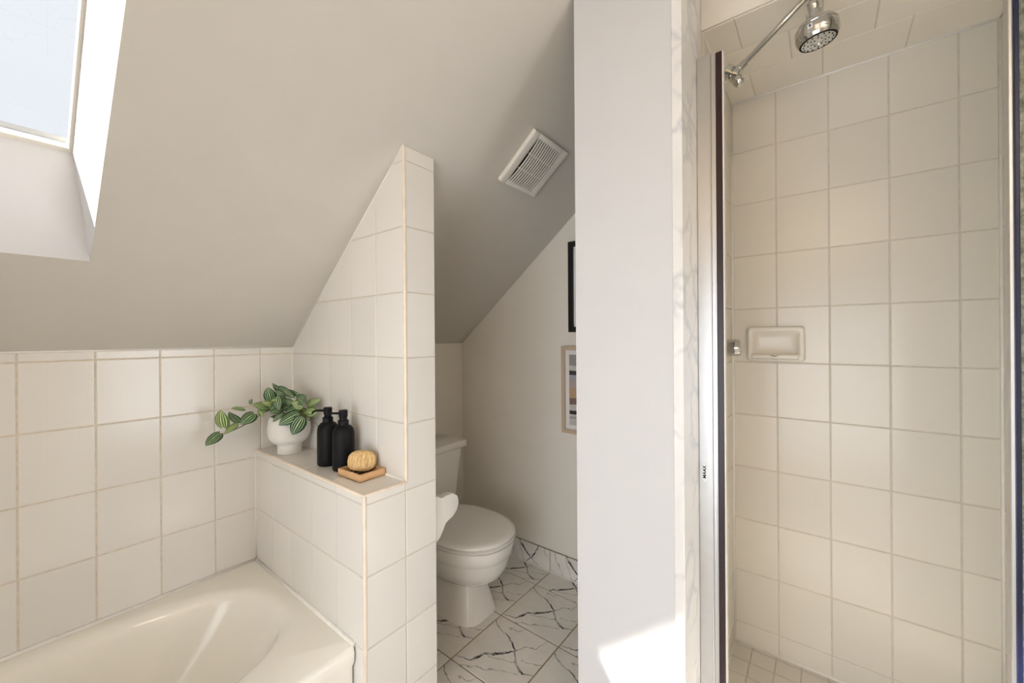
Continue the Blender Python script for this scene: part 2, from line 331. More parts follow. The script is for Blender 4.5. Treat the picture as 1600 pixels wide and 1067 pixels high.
def tile(parent, poly, face, u, v, mat, name='tile', thick=.006, bev=.0018, rot=0):
    cx = sum(p[0] for p in poly)/len(poly); cy = sum(p[1] for p in poly)/len(poly)
    loc = [(p[0]-cx, p[1]-cy) for p in poly]
    key = (mat.name, thick, tuple((round(a, 4), round(b, 4)) for a, b in loc))
    if key not in TM:
        bm = bmesh.new(); ins = inset_poly(loc, bev)
        add_rings(bm, [[(a, b, -thick) for a, b in loc], [(a, b, -bev*.7) for a, b in loc], [(a, b, 0) for a, b in ins]])
        bmesh.ops.recalc_face_normals(bm, faces=bm.faces)
        me = bpy.data.meshes.new(name); bm.to_mesh(me); bm.free(); me.materials.append(mat); TM[key] = me
    o = bpy.data.objects.new(name, TM[key]); COL.objects.link(o); o.parent = parent
    u, v = Vector(u), Vector(v); n = u.cross(v); c = Vector(face) + u*cx + v*cy
    o.matrix_world = Matrix(((u.x, v.x, n.x, c.x), (u.y, v.y, n.y, c.y), (u.z, v.z, n.z, c.z), (0,0,0,1)))
    return o
def grid(parent, face, u, v, us, vs, mat, gap=.003, hps=(), skip=None, name='tile', **kw):
    for i in range(len(us)-1):
        for j in range(len(vs)-1):
            if skip and skip(i, j, us, vs): continue
            g = gap/2; p = [(us[i]+g, vs[j]+g), (us[i+1]-g, vs[j]+g), (us[i+1]-g, vs[j+1]-g), (us[i]+g, vs[j+1]-g)]
            for hp in hps:
                if p: p = clip_poly(p, hp)
            if len(p) >= 3 and area(p) > 8e-5: tile(parent, p, face, u, v, mat, name, **kw)
UX, UY, UZ = (1,0,0), (0,1,0), (0,0,1)

# ------------------------------------------------------------------ room shell
# floor
floor = tag(obj('floor', box((XL-.05, YB-.05, -.06), (1.85, 1.86, -.003)), M['grout_brown']), kind='structure')
fx = [1.068-.306*k for k in range(7, -1, -1)] + [1.374, 1.651, 1.7905]
fy = [.845-.303*k for k in range(8, 0, -1)] + [.845, 1.147, 1.449, 1.752, 1.8025]
def skip_floor(i, j, us, vs):
    cx, cy = (us[i]+us[i+1])/2, (vs[j]+vs[j+1])/2
    if cx < .90 and cy > 1.0: return True            # under the tub and the ledge
    if cx > 1.0 and -.5 < cy < .5: return True       # shower and the wall beside it
    return cx < XL or cy < YB
grid(floor, (0,0,0), UX, UY, fx, fy, M['marble_tile'], gap=.006, skip=skip_floor, name='floor_tile', bev=.001)

# knee wall behind tub and toilet
wb = tag(obj('wall_back', prism([(1.803,0),(1.86,0),(1.86,zs(1.86)),(1.803,zs(1.803))], 0, XL-.05, 1.85), M['grout']), kind='structure')
wb.data.materials.append(M['paint'])
colsA = [.022+A_*k for k in range(-6, 5)] + [X2]
rowsA = [RIM-.002] + [RZ(j) for j in (3,2,1,0)] + [1.2165]
grid(wb, (0,WA,0), UX, UZ, [c for c in colsA if c < .63]+[X1+.001], rowsA[:3], M['tile'], gap=.0036)
grid(wb, (0,WA,0), UX, UZ, colsA, rowsA[2:], M['tile'], gap=.0036)
# painted part of the same wall behind the toilet
tag(obj('wall_alcove', box((XR-.01, 1.8015, 0), (1.795, 1.806, 1.2155)), M['paint']), kind='structure')
# sloped ceiling with the skylight opening
SN = Vector((0, SL, 1)).normalized()
SV = Vector((0, -1, SL)).normalized()
def ring_slab(name, outer, inner, thick, mat, parent=None):
    bm = bmesh.new(); n = Vector(thick)
    def loop(pts, off): return [bm.verts.new(Vector(p)+off) for p in pts]
    z = Vector((0,0,0)); a, b, c, d = loop(outer, z), loop(inner, z), loop(inner, n), loop(outer, n)
    for p, q in ((a,b),(b,c),(c,d),(d,a)):
        for i in range(4): bm.faces.new((p[i], p[(i+1)%4], q[(i+1)%4], q[i]))
    return obj(name, bm, mat, parent)
def sp(x, y): return (x, y, zs(y))
SKX0, SKX1, SKY0, SKY1 = -.66, .1405, 1.508, .70
yflat = 1.801 - (ZC-1.217)/SL
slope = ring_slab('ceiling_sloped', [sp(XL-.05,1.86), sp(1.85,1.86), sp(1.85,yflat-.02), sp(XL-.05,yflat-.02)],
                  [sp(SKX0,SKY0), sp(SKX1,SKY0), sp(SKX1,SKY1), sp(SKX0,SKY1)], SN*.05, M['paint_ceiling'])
tag(slope, kind='structure')
SD = .305                                            # depth of the light shaft
def shaft_pt(x, y, d, off=(0,0)): 
    p = Vector(sp(x+off[0], y)) + SV*off[1] + SN*d; return tuple(p)
ins = .0225; th = .03; BSH = .109                     # the foot of the shaft flares to nearly vertical
bm = bmesh.new()
def loop_pts(d, gx, gy): return [shaft_pt(x, y, d, (ox*(gx+ins*d/SD), oy*gy + (BSH*d/SD if oy > 0 else 0))) for x, y, ox, oy in ((SKX0,SKY0,1,1),(SKX1,SKY0,-1,1),(SKX1,SKY1,-1,-1),(SKX0,SKY1,1,-1))]
def loop4(d, gx, gy): return [bm.verts.new(p) for p in loop_pts(d, gx, gy)]
la, lb, lc, ld = loop4(0, 0, 0), loop4(SD, 0, 0), loop4(SD, -th, -th), loop4(.02, -th, -th)
for p, q in ((la,lb),(lb,lc),(lc,ld),(ld,la)):
    for i in range(4): bm.faces.new((p[i], p[(i+1)%4], q[(i+1)%4], q[i]))
obj('light_shaft', bm, M['paint_white'], slope)
sky = thing('window_1', shaft_pt(-.26, 1.1, SD), 'roof skylight with a pale painted frame at the top of its light shaft', 'skylight'); sky['kind'] = 'structure'; del sky['category']
def child_world(o, parent):
    o.parent = parent; o.matrix_parent_inverse = Matrix.Translation(-Vector(parent.location))
    return o
fr = ring_slab('window_frame', loop_pts(SD, -.03, -.03), loop_pts(SD, .007, .012), SN*.05, M['vent']); child_world(fr, sky)
bm = bmesh.new(); a = [bm.verts.new(p) for p in loop_pts(SD+.02, .003, .006)]; b = [bm.verts.new(p) for p in loop_pts(SD+.026, .003, .006)]
bm.faces.new(a); bm.faces.new(b[::-1])
for i in range(4): bm.faces.new((a[i], a[(i+1)%4], b[(i+1)%4], b[i]))
child_world(obj('pane', bm, M['skyglass']), sky)
portal('skylight_portal', shaft_pt(-.26, 1.06, SD-.01), -SN, .80, .98).rotation_euler = Matrix((( 1,0,0),(0,SV.y,SV.z),(0,SN.y,SN.z))).transposed().to_euler()
# flat ceiling
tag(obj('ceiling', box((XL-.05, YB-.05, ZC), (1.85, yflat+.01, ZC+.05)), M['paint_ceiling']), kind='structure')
# right wall (toilet alcove and back of shower)
def cut_slope(bm):
    g = list(bm.verts)+list(bm.edges)+list(bm.faces)
    r = bmesh.ops.bisect_plane(bm, geom=g, plane_co=(0, 1.801, 1.217), plane_no=SN, clear_outer=True)
    e = [x for x in r['geom_cut'] if isinstance(x, bmesh.types.BMEdge)]
    if e: bmesh.ops.edgeloop_fill(bm, edges=e)
    return bm
wr = tag(obj('wall_right', cut_slope(box((1.795, YB-.05, 0), (1.85, 1.86, ZC))), M['paint']), kind='structure')
# wall between toilet and shower
wd = tag(obj('wall_divider', cut_slope(prism([(1.015,.5586),(1.015,.289),(1.205,.289),(1.205,.2855),(1.795,.2855),(1.795,.5586)], 2, 0, ZC)), M['paint_white']), kind='structure')
# walls out of view
LY0, LY1, LZ0, LZ1 = -.60, .97, .08, 1.58
wlf = tag(ring_slab('wall_left_bay', [(XL,YB-.05,0),(XL,1.03,0),(XL,1.03,1.63),(XL,YB-.05,1.63)], [(XL,LY0,LZ0),(XL,LY1,LZ0),(XL,LY1,LZ1),(XL,LY0,LZ1)], (-.05,0,0), M['paint']), kind='structure')
bm = box((XL-.05, YB-.05, 1.63), (XL, 1.03, ZC)); add_box(bm, (XL-.05, 1.03, 0), (XL, 1.803, ZC)); cut_slope(bm)
tag(obj('wall_left', bm, M['paint']), kind='structure')
w3 = thing('fill_window', (XL-.03, (LY0+LY1)/2, LZ0), 'wide unseen window opposite the shower, added as fill light', 'window'); w3['kind'] = 'structure'; del w3['category']  # out of view, added to brighten the shower, alcove and ledge
bm = bmesh.new()
for a, b in (((XL-.04,LY0,LZ0),(XL-.01,LY0+.05,LZ1)), ((XL-.04,LY1-.05,LZ0),(XL-.01,LY1,LZ1)), ((XL-.04,LY0+.05,LZ0),(XL-.01,LY1-.05,LZ0+.05)), ((XL-.04,LY0+.05,LZ1-.05),(XL-.01,LY1-.05,LZ1)), ((XL-.038,.16,LZ0+.05),(XL-.012,.21,LZ1-.05))): add_box(bm, a, b)
child_world(obj('window_frame', bm, M['paint_white']), w3)
for y0_, y1_ in ((LY0+.05,.16), (.21,LY1-.05)): child_world(obj('pane', box((XL-.028,y0_,LZ0+.05),(XL-.022,y1_,LZ1-.05)), M['fillglass']), w3)
portal('window_portal', (XL-.005, (LY0+LY1)/2, (LZ0+LZ1)/2), (1,0,0), 1.0, 1.0).rotation_euler = Matrix(((0,0,-1),(1,0,0),(0,-1,0))).to_euler()
bpy.data.objects['window_portal'].data.size = LY1-LY0; bpy.data.objects['window_portal'].data.size_y = LZ1-LZ0
WX0, WX1, WZ0, WZ1 = .50, 1.38, .30, 1.60
bm = bmesh.new()
for a, b in (((XL,YB-.05,0),(WX0,YB,ZC)), ((WX1,YB-.05,0),(1.795,YB,ZC)), ((WX0,YB-.05,0),(WX1,YB,WZ0)), ((WX0,YB-.05,WZ1),(WX1,YB,ZC))): add_box(bm, a, b)
tag(obj('wall_front', bm, M['paint']), kind='structure')
win = thing('window_2', ((WX0+WX1)/2, YB-.03, WZ0), 'sash window in the wall behind', 'window'); win['kind'] = 'structure'; del win['category']
bm = bmesh.new()
for a, b in (((WX0,YB-.04,WZ0),(WX0+.05,YB-.01,WZ1)), ((WX1-.05,YB-.04,WZ0),(WX1,YB-.01,WZ1)), ((WX0+.05,YB-.04,WZ0),(WX1-.05,YB-.01,WZ0+.05)), ((WX0+.05,YB-.04,WZ1-.05),(WX1-.05,YB-.01,WZ1)), ((WX0+.05,YB-.035,0.93),(WX1-.05,YB-.015,0.97))): add_box(bm, a, b)
child_world(obj('window_frame', bm, M['paint_white']), win)
for z0, z1 in ((WZ0+.05, 0.93), (0.97, WZ1-.05)): child_world(obj('pane', box((WX0+.05,YB-.028,z0),(WX1-.05,YB-.022,z1)), M['winglass']), win)
portal('window_portal', ((WX0+WX1)/2, YB-.005, (WZ0+WZ1)/2), (0,1,0), .88, 1.30)
# shower enclosure
ws = tag(obj('wall_shower', prism([(1.015,-.52),(1.795,-.52),(1.795,-.4175),(1.205,-.4175),(1.205,-.441),(1.015,-.441)], 2, 0, ZC), M['paint']), kind='structure')
cs = tag(obj('ceiling_shower', box((1.31, -.4175, ZSC+.0035), (1.795, .2855, ZC)), M['paint']), kind='structure')
fs = tag(obj('floor_shower', box((1.205, -.4175, -.003), (1.795, .2855, ZSF-.003)), M['grout_light']), kind='structure')
for o_, m_ in ((ws,'grout_light'),): pass
def backing(name, a, b, parent, mat='grout_light'): return obj(name, box(a, b), M[mat], parent)
backing('grout_bed', (D+.0016, YRS-.003, ZSF), (1.7956, YLS+.003, ZSC+.004), wr)
backing('grout_bed', (1.205, YLS+.003, ZSF), (1.795, .2865, ZSC+.004), wd)
backing('grout_bed', (1.205, -.4185, ZSF), (1.795, YRS-.003, ZSC+.004), ws)
backing('grout_bed', (1.31, YRS-.003, ZSC+.0018), (1.795, YLS+.003, ZSC+.0045), cs)
srows = [ZSF] + [1.9717-B_*j for j in range(9, -1, -1)] + [ZSC]
grid(wr, (D,0,0), (0,-1,0), UZ, [-YLS] + [-.1347+A_*i for i in range(4)] + [-YRS], srows, M['tile_shower'], gap=.0032)
grid(wd, (0,YLS,0), UX, UZ, [1.205, 1.326, 1.481, 1.637, D], srows, M['tile_shower'], gap=.0032)
grid(ws, (0,YRS,0), (-1,0,0), UZ, [-D, -1.637, -1.481, -1.326, -1.205], srows, M['tile_shower'], gap=.0032)
for x0, x1, js in ((1.3105,1.465,(.282,.198,-.006,-.212,-.414)), (1.465,1.621,(.282,.075,-.130,-.336,-.414)), (1.621,D,(.282,.198,-.006,-.215,-.414))):
    grid(cs, (0,0,ZSC), UX, (0,-1,0), [x0, x1], [-j for j in js], M['tile_ceiling'], gap=.002, name='ceiling_tile')
grid(fs, (0,0,ZSF), UX, UY, [1.207]+[1.695-.0768*k for k in range(6,-1,-1)]+[1.772, D], [YRS]+[.2185-.0765*k for k in range(8,-1,-1)]+[YLS], M['mosaic'], gap=.0035, name='mosaic_tile', bev=.001, thick=.004)
# marble linings of the shower opening
tag(obj('trim_1', box((1.012, .2650, 0), (1.205, .289, ZC-.001), .0015, 1), M['carrara']), label='grey veined marble slab lining the shower opening beside the white wall', kind='structure')
tag(obj('trim_2', box((1.012, -.441, 0), (1.205, -.4175, ZC-.001), .0015, 1), M['carrara']), label='grey veined marble slab beside the glass panel of the shower', kind='structure')
tag(obj('trim_3', box((1.03, -.4170, -.003), (1.205, .265, .10), .003), M['carrara']), label='low marble kerb across the foot of the shower opening', kind='structure')
# caulk in the shower corners
def bead(parent, p, q, r=.0035, mat='caulk', name='caulk_bead'): return obj(name, tube([p, q], r, 6), M[mat], parent, smooth=True)
bead(wr, (D,YLS,ZSF), (D,YLS,ZSC), .006); bead(wr, (D,YRS,ZSF), (D,YRS,ZSC), .006); bead(wr, (D,YLS,ZSC), (D,YRS,ZSC), .0055); bead(wr, (D,YLS,ZSF), (D,YRS,ZSF), .0055)
bead(wd, (1.31,YLS,ZSC), (D,YLS,ZSC), .003); bead(ws, (1.31,YRS,ZSC), (D,YRS,ZSC), .003); bead(wd, (1.21,YLS,ZSF), (D,YLS,ZSF), .004)
# baseboard tiles in the toilet alcove
bb = tag(obj('baseboard_right', box((1.786, .560, 0), (1.795, 1.8015, .114)), M['grout_brown']), kind='structure')
grid(bb, (1.7835,0,0), (0,-1,0), UZ, [-1.80,-1.752,-1.449,-1.147,-.845,-.561], [.004,.116], M['marble_tile'], gap=.004, name='base_tile', bev=.001, thick=.005)
bead(bb, (1.783,.565,.002), (1.783,1.80,.002), .004)
bw = tag(obj('baseboard_back', box((.895, 1.796, 0), (1.785, 1.8015, .114)), M['grout_brown']), kind='structure')
grid(bw, (0,1.7935,0), UX, UZ, [.896,1.068,1.374,1.651,1.783], [.004,.116], M['marble_tile'], gap=.004, name='base_tile', bev=.001, thick=.005)

# tiled partition and ledge
wp = tag(obj('wall_partition', cut_slope(box((X2+.0018, YP+.0018, 0), (XR, 1.8045, ZC))), M['grout_light']), kind='structure')
hp_left = (-SL, 1, 1.217+SL*1.801-.0012)             # v <= slope, u = -y
colsU = [-WA, -1.6433, -1.4878, -1.3323, -1.1768, -YP]
grid(wp, (X2,0,0), (0,-1,0), UZ, colsU, [SHELF] + [RZ(j) for j in (1,0,-1,-2,-3)] + [1.87], M['tile'], gap=.003, hps=[hp_left])
ztop = zs(YP)-.0015
rowsF = [0.002] + [RZ(j) for j in (5,4,3,2,1,0,-1,-2,-3)] + [ztop]
grid(wp, (0,YP,0), UX, UZ, [X2, XR+.001], rowsF, M['tile'], gap=.003)
obj('side_plaster', cut_slope(box((XR-.001, YP+.004, 0), (XR+.001, 1.802, ZC))), M['paint'], wp)
wl = tag(obj('wall_ledge', box((X1+.0018, YP+.0018, 0), (X2+.004, 1.803, SHELF-.0018)), M['grout_light']), kind='structure')
grid(wl, (X1,0,0), (0,-1,0), UZ, colsU, [.0] + [RZ(j) for j in (5,4,3,2)] + [SHELF], M['tile'], gap=.003)
grid(wl, (0,YP,0), UX, UZ, [X1, X2], [.002] + [RZ(j) for j in (5,4,3,2)] + [SHELF], M['tile'], gap=.003)
grid(wl, (0,0,SHELF), UX, UY, [X1, X2], [YP, 1.21, 1.41, 1.61, WA], M['tile'], gap=.0016, name='shelf_tile')
def edge(parent, a, b, name='edge_trim'): return obj(name, box(a, b, .003, 2), M['peach'], parent, smooth=True)
e = .0045
edge(wp, (X2-.0015, YP-.0015, SHELF), (X2+.0085, YP+.0085, zs(YP)-.002))
edge(wl, (X1-.0015, YP-.0015, 0), (X1+.009, YP+.009, SHELF+.001))
edge(wl, (X1-.0015, YP, SHELF-.0085), (X1+.009, WA, SHELF+.0015))
edge(wl, (X1, YP-.0015, SHELF-.0085), (X2+.006, YP+.009, SHELF+.0015))
bead(wb, (X2,WA,SHELF), (X2,WA,zs(WA)), .004); bead(wb, (X1,WA,RIM), (X1,WA,SHELF), .004)
bead(wb, (XL,WA,1.2165), (X2,WA,1.2165), .004); bead(wl, (X2,YP+.006,SHELF), (X2,WA,SHELF), .004)
bead(wp, (X2,WA,zs(WA)), (X2,YP,zs(YP)), .0025)

# ------------------------------------------------------------------ bathtub
tub = thing('bathtub', (-.15, 1.43, 0), 'cream alcove bathtub with an oval basin set against the tiled wall', 'bathtub')
n = 128
TX0, TX1, TY0, TY1 = XL+.006, X1-.006, 1.066, WA-.0105
tc_ = Vector((-.15, 1.455))
def rect_pt(t, x0, x1, y0, y1, r):
    # rounded rectangle sampled by angle through a superellipse of high order
    c, s = math.cos(t), math.sin(t)
    q = 1/max(abs(c), abs(s))
    return ((x0+x1)/2 + (x1-x0)/2*c*q, (y0+y1)/2 + (y1-y0)/2*s*q)
def se_pt(t, cx, cy, a, b, k):
    c, s = math.cos(t), math.sin(t)
    return (cx + a*math.copysign(abs(c)**(2/k), c), cy + b*math.copysign(abs(s)**(2/k), s))
rings = []
def R_rect(d, z): rings.append([(*rect_pt(2*math.pi*i/n, TX0, TX1, TY0+d, TY1, 0), z) for i in range(n)])
def R_bas(cx, cy, a, b, k, z): rings.append([(*se_pt(2*math.pi*i/n, cx, cy, a, b, k), z) for i in range(n)])
R_rect(.012, .0); R_rect(.012, .30); R_rect(.002, .318); R_rect(0, .345); R_rect(.003, .358); R_rect(.012, RIM)
bcx, bcy, ba, bb_ = -.15, 1.455, .725, .320
for d_, z_, k_ in ((-.010,0,2.75),(.0,-.0015,2.75),(.010,-.005,2.75),(.020,-.012,2.75),(.030,-.025,2.75),(.038,-.048,2.7)):
    R_bas(bcx, bcy, ba-d_, bb_-d_*.9, k_, RIM+z_)
R_bas(bcx-.01, bcy, ba-.075, bb_-.050, 2.6, .25); R_bas(bcx-.03, bcy, ba-.15, bb_-.075, 2.5, .15)
R_bas(bcx-.04, bcy, ba-.20, bb_-.10, 2.4, .09); R_bas(bcx-.04, bcy, ba-.27, bb_-.145, 2.3, .064); R_bas(bcx-.04, bcy, ba-.5, bb_-.25, 2.2, .056)
bm = add_rings(bmesh.new(), rings)
o = obj('tub_shell', bm, M['tub'], angle=50); child_world(o, tub)
bead(wl, (X1-.003, TY0+.006, RIM), (X1-.003, WA, RIM), .0075); bead(wb, (TX0, WA-.003, RIM), (X1, WA-.003, RIM), .0075)

# ------------------------------------------------------------------ toilet
TXC = 1.325
toi = thing('toilet', (TXC, 1.45, 0), 'white two-piece toilet with closed lid in the alcove', 'toilet')
def egg(cx, yf, yb, a, z, n=48, k=2.2, kb=2.6):
    """outline: front at yf (towards -y), back at yb"""
    yc = yf + (yb-yf)*.52; out = []
    for i in range(n):
        t = 2*math.pi*i/n; c, s = math.cos(t), math.sin(t)
        kk = k if s < 0 else kb; b = (yc-yf) if s < 0 else (yb-yc)
        out.append((cx + a*math.copysign(abs(c)**(2/kk), c), yc + b*math.copysign(abs(s)**(2/kk), s), z))
    return out
def part(name, bm, mat, parent, **kw): return child_world(obj(name, bm, mat, **kw), parent)
part('pedestal', add_rings(bmesh.new(), [egg(TXC-.005,1.185,1.70,.118,0,k=4.2), egg(TXC-.005,1.188,1.70,.116,.012,k=4.2), egg(TXC-.005,1.205,1.68,.104,.06,k=4), egg(TXC-.005,1.222,1.66,.090,.12,k=3.8), egg(TXC-.005,1.235,1.64,.084,.17,k=3.4), egg(TXC-.005,1.235,1.64,.10,.20,k=2.4)]), M['porcelain'], toi, angle=60)
part('bowl', add_rings(bmesh.new(), [egg(TXC,1.215,1.58,.088,.155), egg(TXC,1.165,1.60,.118,.165), egg(TXC,1.125,1.60,.148,.195), egg(TXC,1.103,1.60,.168,.235), egg(TXC,1.092,1.60,.177,.275), egg(TXC,1.088,1.60,.180,.288), egg(TXC,1.080,1.60,.185,.294), egg(TXC,1.076,1.60,.187,.335), egg(TXC,1.080,1.60,.184,.342), egg(TXC,1.14,1.5,.13,.343)]), M['porcelain'], toi, angle=50)
part('seat', add_rings(bmesh.new(), [egg(TXC,1.082,1.545,.182,.346), egg(TXC,1.073,1.55,.190,.349), egg(TXC,1.070,1.55,.192,.357), egg(TXC,1.076,1.55,.187,.361)]), M['porcelain'], toi, angle=60)
part('lid', add_rings(bmesh.new(), [egg(TXC,1.082,1.545,.183,.3635), egg(TXC,1.074,1.55,.190,.366), egg(TXC,1.071,1.552,.192,.373), egg(TXC,1.076,1.55,.188,.380), egg(TXC,1.10,1.53,.165,.385), egg(TXC,1.2,1.45,.09,.388)]), M['porcelain'], toi, angle=60)
for s in (-1, 1): part('hinge', add_lathe(bmesh.new(), [(.010,-.018),(.012,-.016),(.012,.016),(.010,.018)], (TXC+s*.07, 1.565, .372), (1,0,0), 12), M['porcelain'], toi, smooth=True)
def taper_box(x0,x1,y0,y1,z0,z1, dx, dy, bev):
    bm = bmesh.new()
    v = [bm.verts.new(p) for p in ((x0+dx,y0+dy,z0),(x1-dx,y0+dy,z0),(x1-dx,y1,z0),(x0+dx,y1,z0),(x0,y0,z1),(x1,y0,z1),(x1,y1,z1),(x0,y1,z1))]
    for f in ((3,2,1,0),(4,5,6,7),(0,1,5,4),(1,2,6,5),(2,3,7,6),(3,0,4,7)): bm.faces.new([v[i] for i in f])
    bmesh.ops.bevel(bm, geom=list(bm.edges), offset=bev, segments=3, profile=.5, affect='EDGES'); return bm
part('tank', taper_box(1.095,1.572,1.580,1.785,.36,.648,.035,.02,.016), M['porcelain'], toi, angle=40)
part('tank_lid', box((1.082,1.562,.646),(1.587,1.790,.684),.008,3), M['porcelain'], toi, angle=40)
part('lever', add_tube(bmesh.new(), [(1.16,1.578,.60),(1.16,1.562,.60),(1.17,1.556,.60),(1.23,1.556,.595)], [.008,.007,.006,.005], 8), M['chrome'], toi, smooth=True)

# toilet paper holder on the alcove side of the partition
ph = thing('paper_holder', (XR, 1.12, .63), 'white ceramic toilet paper holder mounted on the side of the tiled partition', 'paper holder')
prof = [(0,0),(.028,-.001),(.042,-.015),(.058,-.011),(.098,-.012),(.121,-.028),(.127,-.053),(.118,-.078),(.098,-.095),(.072,-.101),(.059,-.106),(.050,-.126),(.036,-.148),(.015,-.158),(0,-.16)]
for y in (1.045, 1.20):
    pts = [(XR+.0005+a, .705+b) for a, b in prof]
    part('post', prism([(p[0], p[1]) for p in pts], 1, y, y+.034, .0022, 2), M['porcelain'], ph, angle=45)
part('roller', add_lathe(bmesh.new(), [(.008,0),(.016,.01),(.016,.112),(.008,.122)], (XR+.095, 1.078, .642), (0,1,0), 16), M['pot'], ph, smooth=True)

# ------------------------------------------------------------------ exhaust vent on the slope
vx, vy = 1.309, .911
vent = thing('exhaust_vent', (vx, vy, zs(vy)), 'square ivory exhaust fan grille with thin slots on the sloped ceiling', 'vent')
vent.matrix_world = Matrix(((1,0,0,vx),(0,SV.y,-SN.y,vy),(0,SV.z,-SN.z,zs(vy)),(0,0,0,1)))
def vbar(x): return .019 + .006*(1-(x/.11)**2)
hw, hh = .117, .112
bm = bmesh.new()
for a, b in (((-hw,-hh,0),(-.082,hh,.019)), ((.082,-hh,0),(hw,hh,.019)), ((-.083,-hh,0),(.083,-.094,.020)), ((-.083,.094,0),(.083,hh,.020))): add_box(bm, a, b, .004, 2)
obj('frame', bm, M['vent'], vent, angle=40)
def arch(x0, x1, zo, th):
    bm = bmesh.new(); rings = []
    for q in range(9):
        y = -.0945 + .189*q/8; z = .0175 + .008*(1-(y/.0945)**2) + zo
        rings.append([(x0,y,z-th),(x1,y,z-th),(x1,y,z),(x0,y,z)])
    return add_rings(bm, rings)
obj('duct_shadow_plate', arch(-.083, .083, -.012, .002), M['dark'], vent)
ns = 12; pitch = .164/ns
for k in range(ns):
    x = -.082 + pitch*(k+.5); w = pitch*.27
    obj('slat', arch(x-w, x+w, 0, .0018), M['vent'], vent)
for y in (-.032, .032): obj('rib', box((-.082,y-.0012,.0195),(.082,y+.0012,.0225)), M['vent'], vent)

# ------------------------------------------------------------------ pictures on the alcove wall
def picture(name, y0, y1, z0, z1, bar, dep, fm, label, art):
    X = 1.7949
    t = thing(name, (X, (y0+y1)/2, z0), label, 'picture')
    bm = bmesh.new()
    for a, b in (((X-dep,y1-bar,z0),(X,y1,z1)), ((X-dep,y0,z0),(X,y0+bar,z1)), ((X-dep,y0+bar,z0),(X,y1-bar,z0+bar)), ((X-dep,y0+bar,z1-bar),(X,y1-bar,z1))): add_box(bm, a, b, .0012, 1)
    part('frame', bm, fm, t)
    part('mat_board', box((X-.008,y0+bar,z0+bar),(X-.002,y1-bar,z1-bar)), M['mat_board'], t)
    m_ = .022
    part('art_print', box((X-.0088,y0+bar+m_,z0+bar+m_),(X-.0075,y1-bar-m_,z1-bar-m_)), art, t)
def mat_art(name, z0, z1, stops):
    m, nt, b = new_mat(name); ge = N(nt, 'ShaderNodeNewGeometry'); sp_ = N(nt, 'ShaderNodeSeparateXYZ'); L(nt, ge.outputs['Position'], sp_.inputs[0])
    nz = N(nt, 'ShaderNodeTexNoise'); nz.inputs['Scale'].default_value = 7; L(nt, ge.outputs['Position'], nz.inputs['Vector'])
    ad = N(nt, 'ShaderNodeMath', operation='MULTIPLY_ADD'); ad.inputs[1].default_value = .03; L(nt, nz.outputs[0], ad.inputs[0]); L(nt, sp_.outputs[2], ad.inputs[2])
    mr = N(nt, 'ShaderNodeMapRange'); mr.inputs[1].default_value = z0; mr.inputs[2].default_value = z1; L(nt, ad.outputs[0], mr.inputs[0])
    r = ramp(nt, mr.outputs[0], stops, 'CONSTANT'); L(nt, r.outputs[0], b.inputs['Base Color']); b.inputs['Roughness'].default_value = .6
    return m
art1 = mat_art('block_print', .82, 1.16, [(0,(.55,.54,.52)),(.07,(.40,.36,.33)),(.10,(.6,.57,.53)),(.13,(.04,.035,.035)),(.19,(.60,.57,.53)),(.28,(.22,.14,.11)),(.38,(.52,.33,.20)),(.53,(.45,.36,.32)),(.62,(.38,.37,.38)),(.73,(.04,.035,.035)),(.80,(.62,.60,.56)),(.88,(.33,.31,.28))])
art2 = mat_art('grey_print', 1.30, 1.72, [(0,(.62,.62,.64)),(.4,(.5,.5,.52)),(.6,(.64,.64,.66))])
picture('picture_frame', .70, 1.021, 1.274, 1.733, .026, .022, M['black_frame'], 'picture in a black frame hung above the wood framed one', art2)
picture('picture_frame', .72, 1.066, .757, 1.201, .020, .020, M['wood_pale'], 'abstract block print in a pale wood frame below the black one', art1)

# ------------------------------------------------------------------ shower fittings
jl = thing('shower_door_jamb', (1.17, .24, .1), 'satin aluminium shower door jamb with a dark maroon gasket beside the marble', 'door jamb')
JT = 1.999
part('channel', box((1.158,.2320,.1),(1.188,.2645,JT),.0012,1), M['alu'], jl)
part('ridge', box((1.154,.2295,.1),(1.184,.2325,JT+.002),.0008,1), M['alu'], jl)
part('rail', box((1.160,.2175,.1),(1.184,.2300,JT-.003),.0012,1), M['alu'], jl)
part('ridge', box((1.156,.2210,.1),(1.162,.2230,JT-.003)), M['alu'], jl)
part('gasket', box((1.158,.2032,.1),(1.182,.2180,JT-.003),.001,1), M['gasket'], jl)
part('seal_strip', box((1.162,.2004,.1),(1.180,.2032,JT-.003)), M['seal'], jl)
# oval maker's plate with raised lettering
pz, py_ = .885, .2505
bm = bmesh.new(); K = 20
oval = [(py_ + .0062*math.cos(2*math.pi*i/K), pz + .0205*math.sin(2*math.pi*i/K) + math.copysign(.006, math.sin(2*math.pi*i/K)+1e-9)) for i in range(K)]
add_prism(bm, oval, 0, 1.1565, 1.1585); pl = part('maker_plate', bm, simple('plate_silver', (.72,.72,.71), .35, .6, noise=.03), jl)
tcv = bpy.data.curves.new('lettering', 'FONT'); tcv.body = 'MAAX'; tcv.size = .0118; tcv.align_x = 'CENTER'; tcv.align_y = 'CENTER'; tcv.extrude = .0002; tcv.space_character = 1.05; tcv.offset = .0003
to = bpy.data.objects.new('tmp_text', tcv); COL.objects.link(to)
bpy.context.view_layer.update()
tme = bpy.data.meshes.new_from_object(to.evaluated_get(bpy.context.evaluated_depsgraph_get())); bpy.data.objects.remove(to, do_unlink=True)
for v in tme.vertices:
    p = v.co.copy(); v.co = (1.1563 - p.z, py_ + p.y, pz + p.x)
lt = link('lettering', tme, M['black']); lt.parent = pl; lt.matrix_parent_inverse = Matrix.Identity(4)
